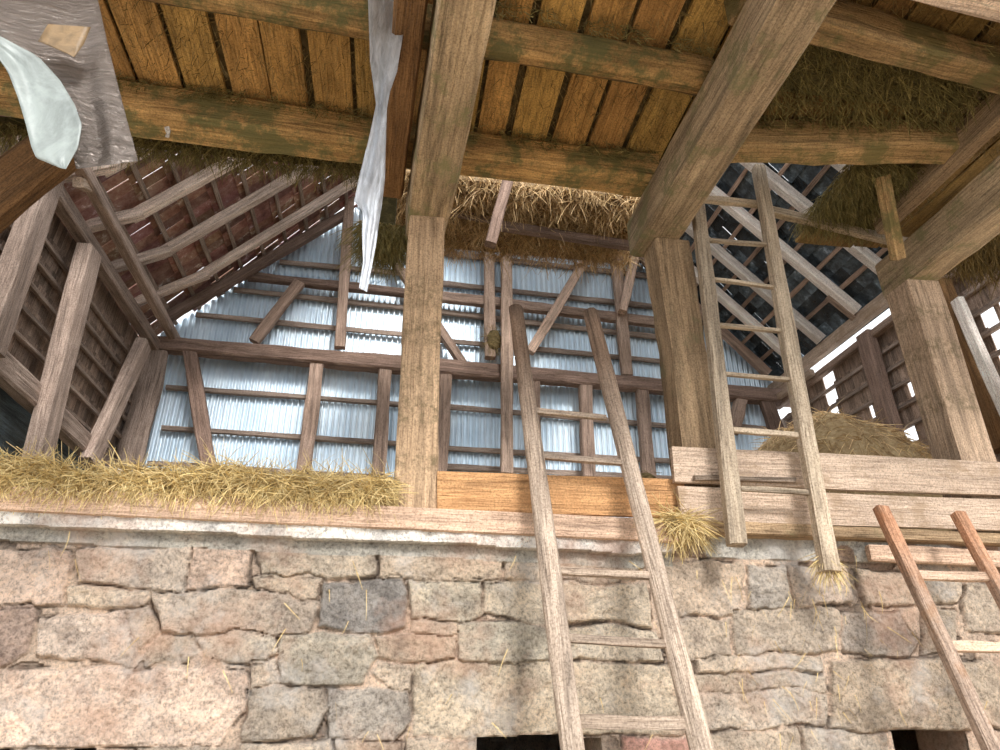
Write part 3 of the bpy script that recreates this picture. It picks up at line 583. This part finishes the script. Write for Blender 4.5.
# ------------------------------------------------------------------ right wall frame
beam('wall_plate', (6.0, 4.2, 6.20), (6.0, 9.6, 6.16), .17, .12, M['board'], (-1, 0, 0), 'pale eaves plate of the right roof above the bright slit', 'beam', jit=.03)
beam('wall_beam', (6.02, 4.2, 5.90), (6.02, 9.55, 5.86), .09, .12, M['stud'], (-1, 0, 0), 'rail under the bright slit on the right wall', 'beam', jit=.05)
for i, (z_, lb) in enumerate([(5.62, 'topmost shingle rail of the right wall'), (5.36, 'second shingle rail of the right wall from the top'), (5.10, 'third shingle rail of the right wall from the top'), (4.84, 'fourth shingle rail of the right wall from the top'), (4.58, 'fifth shingle rail of the right wall from the top')]):
    beam('wall_rail', (6.10, 4.3, z_), (6.10, 9.5, z_), .045, .05, M['batten'], (-1, 0, 0), lb, 'batten', 'shingle rails of the right wall', jit=.1)
def rw(name, x0, y0, x1, y1, wpx, mat, label, cat='post', X=5.98, h=.14, **k):
    a = aX(x0, y0, X); c = aX(x1, y1, X); w = wpx*dep((a+c)/2)/FPX
    return beam(name, a, c, w, h, M[mat], (-1, 0, 0), label, cat, **k)
rw('wall_post', 865, 334, 898, 450, 19, 'stud_dark', 'dark post on the right wall between bright slit and broad tan post')
rw('wall_post', 938, 285, 1000, 450, 26, 'girder_dark', 'dark brown post right of the broad tan post', X=5.9)
rw('brace', 957, 300, 1012, 425, 12, 'rafter_r', 'pinkish slanting brace at the right edge beside the bright gaps', X=5.8, h=.08)
rw('brace', 846, 466, 872, 420, 3, 'board', 'thin pale lath across the lattice opening behind the tan post', X=5.9, h=.03)
rw('lath', 838, 436, 872, 470, 3, 'stud_dark', 'thin dark lath crossing the bright lattice opening', X=6.0, h=.03)
rw('lath', 852, 432, 884, 462, 4, 'stud_dark', 'upper dark lath crossing the bright lattice opening', X=6.0, h=.03)
rw('lath', 856, 470, 882, 436, 4, 'batten', 'slanting lath close to the tan post in the lattice opening', X=6.02, h=.03)
beam('brace', aX(772, 402, 5.9), aX(812, 372, 5.9), .10, .08, M['board'], (-1, 0, 0), 'pale short brace in the right back corner of the loft', 'brace')

# ------------------------------------------------------------------ ladders
def ladder(label, plane, stiles, rungs, smats, rmat, sw, rw_, rsq=False, bow=0.0, sround=False):
    """plane = (Y at z0, z0, lean); pixels of the photograph meet this leaning plane"""
    Y0, z0, k = plane; n = Vector((0, 1, -k)); kk = Y0-k*z0
    P = lambda x, y: onp(x, y, n, kk)
    s = [(P(*a), P(*c)) for a, c in stiles]
    root = bpy.data.objects.new('ladder', None); col.objects.link(root)
    # the feet stand at the lower stile ends
    root.location = (s[0][1]+s[1][1])/2; tag(root, label, 'ladder'); bpy.context.view_layer.update()
    nn = Vector((0, -1, k)).normalized()
    for i, (a, c) in enumerate(s):
        beam("stile", a, c, sw, sw*.85, smats[i], nn, parent=root, jit=.07, bow=bow, round_=sround, taper=1.1)
    for r in rungs:
        a = P(*r[0]); c = P(*r[1]); beam('rung', a, c, r[2] if len(r) > 2 else rw_, .03, rmat, nn, parent=root, jit=.12)
    return root
def extend(a, c, zt, plane):
    Y0, z0, k = plane; n = Vector((0, 1, -k)); P0 = onp(*a, n, Y0-k*z0); P1 = onp(*c, n, Y0-k*z0); t = (zt-P0.z)/(P1.z-P0.z); Q = P0+(P1-P0)*t
    d = Q-CAM; w = d.dot(FW); return (500+FPX*d.dot(RT)/w, 375-FPX*d.dot(UP)/w)
pl = (3.74, 2.6, .30)
fL = extend((516, 308), (572, 750), 0.02, pl); fR = extend((590, 312), (702, 750), 0.02, pl)
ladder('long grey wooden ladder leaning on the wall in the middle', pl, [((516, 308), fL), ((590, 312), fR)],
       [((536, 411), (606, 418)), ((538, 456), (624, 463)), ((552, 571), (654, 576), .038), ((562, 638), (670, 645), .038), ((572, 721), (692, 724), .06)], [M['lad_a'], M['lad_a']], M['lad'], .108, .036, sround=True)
pl = (3.72, 2.35, .075)
ladder('tall greenish ladder standing on the wall top under the right ceiling', pl, [((696, 192), (737, 545)), ((758, 168), (830, 572))],
       [((703, 240), (768, 245)), ((712, 279), (777, 288)), ((716, 325), (783, 331)), ((724, 374), (791, 380)), ((733, 430), (803, 436), .035), ((740, 488), (818, 493), .035)], [M['lad_g'], M['lad_g']], M['lad_g'], .092, .028)
pl = (3.62, 2.35, .30)
a2 = extend((880, 508), (992, 750), 0.02, pl); b2 = extend((958, 514), (1010, 610), 0.02, pl)
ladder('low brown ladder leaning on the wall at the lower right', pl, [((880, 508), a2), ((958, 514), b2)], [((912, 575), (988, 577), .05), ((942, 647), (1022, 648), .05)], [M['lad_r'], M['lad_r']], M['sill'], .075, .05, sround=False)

# ------------------------------------------------------------------ hay
def mound(name, pts, label, mat, n, base=None, up=(0, -.3, .6), L=(.08, .2), w=.006, droop=.6, group=None):
    pass
bg = Bag()
# bank of hay on the wall head at the left
N = 90; 
def topz(x): return 2.74+0.03*math.sin(x*5)+.02*math.sin(x*13+1)+(.03 if x > -.4 else 0)
for i in range(N):
    x0 = -3.5+3.52*i/N; x1 = -3.5+3.52*(i+1)/N
    prof = lambda x: [(x, 3.94, 2.56), (x, 3.915, 2.62), (x, 3.93, topz(x)-.05), (x, 4.05, topz(x)), (x, 4.6, topz(x)-.02), (x, 5.2, 2.5)]
    A = prof(x0); B = prof(x1)
    for k in range(5): bg.quad([A[k], B[k], B[k+1], A[k+1]], (.55, .55, .5))
for _ in range(15000):
    x = random.uniform(-3.4, -.03); t = random.random()
    y = 3.93+random.uniform(-.03, .05); z_ = 2.60+(topz(x)-2.60)*t
    if random.random() < .25: y = random.uniform(3.95, 4.4); z_ = topz(x)+random.uniform(-.02, .01)
    d = (random.gauss(0, 1), random.gauss(-.4, .35), random.gauss(-.1, .6)); bg.strand((x, y, z_), d, random.uniform(.06, .2), random.uniform(.004, .008), .5)
for _ in range(1300):
    x = random.uniform(-3.4, -.1); bg.strand((x, 3.89, random.uniform(2.58, 2.66)), (random.gauss(0, .4), random.gauss(-.1, .1), -1), random.uniform(.04, .13), .005, .4)
tag(bg.build('hay_bank', M['hay'], kind='stuff'), 'bank of golden hay spilling along the wall top at the left', 'hay')
def tuft(c, r, n, label, mat='hay', L=(.06, .2), down=-.3, flat=1.0):
    bg = Bag(); c = Vector(c)
    for i in range(10):
        for j in range(5):
            P = []
            for (u, v) in ((i, j), (i+1, j), (i+1, j+1), (i, j+1)):
                a = 2*math.pi*u/10; b = math.pi*(v/5-.5); P.append(c+Vector((r[0]*.75*math.cos(a)*math.cos(b), r[1]*.75*math.sin(a)*math.cos(b), r[2]*.75*math.sin(b))))
            bg.quad(P, (.5, .5, .45))
    for _ in range(n):
        v = Vector([random.gauss(0, 1) for _ in range(3)]).normalized(); p_ = c+Vector((v.x*r[0], v.y*r[1], v.z*r[2]))*random.uniform(.6, 1)
        bg.strand(p_, v+Vector((random.gauss(0, .8), random.gauss(0, .5), down)), random.uniform(*L), .006, .6)
    return tag(bg.build('hay_clump', M[mat], kind='stuff'), label, 'hay')
tuft(aY(680, 524, 3.9), (.16, .08, .07), 700, 'tuft of straw on the wall top where the orange plank ends')
tuft(aY(828, 562, 3.75), (.055, .04, .07), 160, 'small wisp of straw caught at the foot of the tall ladder', L=(.06, .16), down=-1)
tuft(aY(494, 340, 9.28), (.16, .1, .24), 300, 'brown clump of hay on the tie beam beside the centre stud', 'hay_dark')
tuft(aY(645, 480, 4.15), (.1, .1, .06), 60, 'dark bit of straw on the loft edge left of the boards', 'hay_dark', L=(.04, .1))
# mound in the loft at the right
bg = Bag(); gx, gy = 60, 30
def mz(x, y):
    e = 1-((x-4.55)/1.25)**2-((y-6.4)/1.2)**2; return 2.5+1.85*max(0, e)**.55 + .05*math.sin(x*7)*math.sin(y*6)
for i in range(gx):
    for j in range(gy):
        q = [(2.3+3.7*(i+a)/gx, 5.0+2.8*(j+b)/gy) for a, b in ((0, 0), (1, 0), (1, 1), (0, 1))]; bg.quad([(x, y, mz(x, y)) for x, y in q], (.55, .55, .5))
for _ in range(9000):
    x = random.uniform(2.5, 5.8); y = random.uniform(5.1, 7.2); z_ = mz(x, y)
    if z_ > 3.3: bg.strand((x, y, z_), (random.gauss(0, 1), random.gauss(-.3, .6), random.gauss(-.5, .5)), random.uniform(.1, .28), .010, .7)
tag(bg.build('hay_mound', M['hay_mid'], kind='stuff'), 'mound of loose hay in the loft behind the upper pale board', 'hay')
# hay hanging from the collar loft
bg = Bag(); bg.box((-.5, 6.15, 6.92), (3.2, 0, 0), (0, 1.35, 0), (0, 0, .3), (.4, .4, .4))
for _ in range(11000):
    x = random.uniform(-.5, 2.9); y = random.uniform(6.05, 7.55)
    q = math.sin(x*11+y*7)+math.sin(x*23-y*17+2)+math.sin(x*5+y*29)
    bg.strand((x, y, 6.95-.04*max(0, q)), (random.gauss(0, .75), random.gauss(-.2, .6), random.gauss(-.5, .35)), random.uniform(.08, .22)*(1+.35*max(0, q)), .011, .9)
tag(bg.build('hanging_hay', M['hay_mid'], kind='stuff'), 'fringe of brown hay hanging from the upper loft in the middle of the gable view', 'hay')
def fringe(xa, xb, ya, yb, z_, n, label, mat, L, thick=.2):
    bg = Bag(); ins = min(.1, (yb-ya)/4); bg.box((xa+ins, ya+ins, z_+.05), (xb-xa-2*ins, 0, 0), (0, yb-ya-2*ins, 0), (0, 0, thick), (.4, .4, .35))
    for _ in range(n):
        x = random.uniform(xa, xb); y = random.uniform(ya-.03, yb+.03); bg.strand((x, y, z_+.05), (random.gauss(0, .6), random.gauss(0, .5), -.5), random.uniform(*L), .007, .7)
    return tag(bg.build('hanging_hay', M[mat], kind='stuff'), label, 'hay')
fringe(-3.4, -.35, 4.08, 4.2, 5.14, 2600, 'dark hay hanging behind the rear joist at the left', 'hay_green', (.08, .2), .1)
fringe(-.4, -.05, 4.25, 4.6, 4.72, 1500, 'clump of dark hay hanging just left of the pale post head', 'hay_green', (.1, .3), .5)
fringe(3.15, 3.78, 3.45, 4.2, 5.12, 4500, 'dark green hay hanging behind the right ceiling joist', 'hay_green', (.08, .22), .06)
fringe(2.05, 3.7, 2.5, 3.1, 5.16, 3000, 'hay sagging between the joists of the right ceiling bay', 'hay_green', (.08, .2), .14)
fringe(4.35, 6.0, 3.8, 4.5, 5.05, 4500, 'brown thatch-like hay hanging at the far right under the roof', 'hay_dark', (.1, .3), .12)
# hay clinging to joist faces, girders and posts
def cling(o, face, n, label, mat='hay_green', L=(.02, .06), span=(0, 1), patch=None):
    pass

# ------------------------------------------------------------------ foils
def ribbon(rowsL, rowsR, Yf, nu, nv, amp, seed, thick=.0015):
    """surface between a left and a right outline (photo pixels on the plane Y = Yf(x, y))"""
    rs = random.Random(seed); V = []; Fc = []
    def lerp(R, t):
        f = t*(len(R)-1); i = min(int(f), len(R)-2); f -= i; return (R[i][0]*(1-f)+R[i+1][0]*f, R[i][1]*(1-f)+R[i+1][1]*f)
    ph = [rs.uniform(0, 6) for _ in range(6)]
    for layer in (0, 1):
        for j in range(nv+1):
            t = j/nv; l = lerp(rowsL, t); r = lerp(rowsR, t)
            for i in range(nu+1):
                u = i/nu; x = l[0]*(1-u)+r[0]*u; y = l[1]*(1-u)+r[1]*u
                d = amp*(math.sin(u*7+ph[0]+t*5)*.5+math.sin(u*17+t*11+ph[1])*.25+math.sin(t*31+u*5+ph[2])*.15+rs.uniform(-.12, .12)*(1 if not layer else 0))
                V.append(aY(x, y, Yf(x, y)+d+layer*thick))
    m_ = (nu+1)*(nv+1)
    for j in range(nv):
        for i in range(nu):
            a = j*(nu+1)+i; Fc.append((a, a+1, a+nu+2, a+nu+1)); a += m_; Fc.append((a+nu+1, a+nu+2, a+1, a))
    for j in range(nv):
        for i, s in ((0, 1), (nu, -1)):
            a = j*(nu+1)+i; q = (a, a+nu+1, a+nu+1+m_, a+m_); Fc.append(q if s == 1 else q[::-1])
    return V, Fc
root = bpy.data.objects.new('foil_sheet', None); root.location = aY(60, -100, 2.2); col.objects.link(root); tag(root, 'crumpled silver insulation foil sheet hanging at the upper left corner', 'foil')
def part(name, VF, mat, lab=None, dy=0):
    o = link(name, mesh(name, [Vector(v)-root.location for v in VF[0]], VF[1], True), mat); o.parent = root
    if lab: o['label'] = lab
    return o
part('sheet', ribbon([(-160, -150), (-100, 0), (-20, 30), (20, 70), (50, 110), (72, 150), (76, 169)], [(70, -150), (98, 0), (108, 45), (118, 85), (127, 120), (134, 145), (138, 161)], lambda x, y: 2.2-.0006*(y-100), 24, 40, .035, 3), M['foil'])
part('flap', ribbon([(-60, 20), (-6, 52), (8, 72), (18, 98), (26, 125), (31, 146), (36, 158), (60, 168)], [(-60, 5), (0, 36), (38, 56), (60, 80), (75, 105), (82, 125), (78, 148), (66, 169)], lambda x, y: 2.12-.0012*(x-40)**2*.02, 12, 30, .01, 5), M['flap'], 'pale curled film flap at the sheet edge')
part('tape', ribbon([(48, 24), (38, 41), (74, 57)], [(91, 27), (84, 44), (74, 58)], lambda x, y: 2.125+.0*(x), 6, 6, .002, 6), M['tape'], 'brown tape patch')
V, Fc = ribbon([(363, -40), (368, 0), (369, 29), (370, 61), (374, 90), (376, 104), (370, 133), (360, 173), (354, 201), (363, 212), (362, 230), (363, 262), (359, 288)], [(412, -40), (408, 0), (404, 29), (397, 72), (390, 92), (387, 108), (386, 140), (385, 180), (382, 205), (379, 223), (376, 245), (372, 266), (367, 292)], lambda x, y: 2.62+.0*x, 12, 60, .025, 9)
tag(link('foil_strip', mesh('foil_strip', V, Fc, True), M['foil_strip']), 'torn narrow silver foil strip hanging left of the pale post', 'foil')
# little white rag on the joist and loose straws on the wall
V, Fc = ribbon([(164, 127), (166, 133), (165, 137)], [(169, 126), (171, 131), (169, 138)], lambda x, y: 3.62, 4, 6, .008, 11)
tag(link('paper_scrap', mesh('paper_scrap', V, Fc, True), M['rafter_r']), 'tiny white scrap stuck on the rear joist at the left', 'scrap')
bg = Bag()
for _ in range(120):
    x = random.choice((random.uniform(1.9, 2.9), random.uniform(-2, 3.8))); z_ = random.uniform(1.4, 2.4)
    bg.strand((x, WY-.055, z_), (random.gauss(0, .6), -.05, -1), random.uniform(.05, .16), .004, .1, (1.2, 1.15, 1.0))
tag(bg.build('loose_straws', M['hay'], kind='stuff'), 'loose straws stuck on the stone wall face', 'straw')

# ------------------------------------------------------------------ light
w = bpy.data.worlds.new('world'); sc.world = w; w.use_nodes = True; nt = w.node_tree; nt.nodes.clear()
o = nd(nt, 'ShaderNodeOutputWorld'); bgd = nd(nt, 'ShaderNodeBackground'); nt.links.new(bgd.outputs[0], o.inputs[0])
bgd.inputs[0].default_value = (0.93, 0.97, 1.0, 1); bgd.inputs[1].default_value = 1.0
ld = bpy.data.lights.new('sun', 'SUN'); ld.energy = 2.1; ld.angle = math.radians(16); ld.color = (1, .97, .93); lo = bpy.data.objects.new('sun', ld); col.objects.link(lo); lo.rotation_euler = (math.radians(55), 0, math.radians(14))
sc.view_settings.view_transform = 'Standard'; sc.view_settings.look = 'None'; sc.view_settings.gamma = 1; sc.view_settings.use_curve_mapping = False
sc.view_settings.exposure = 0.9
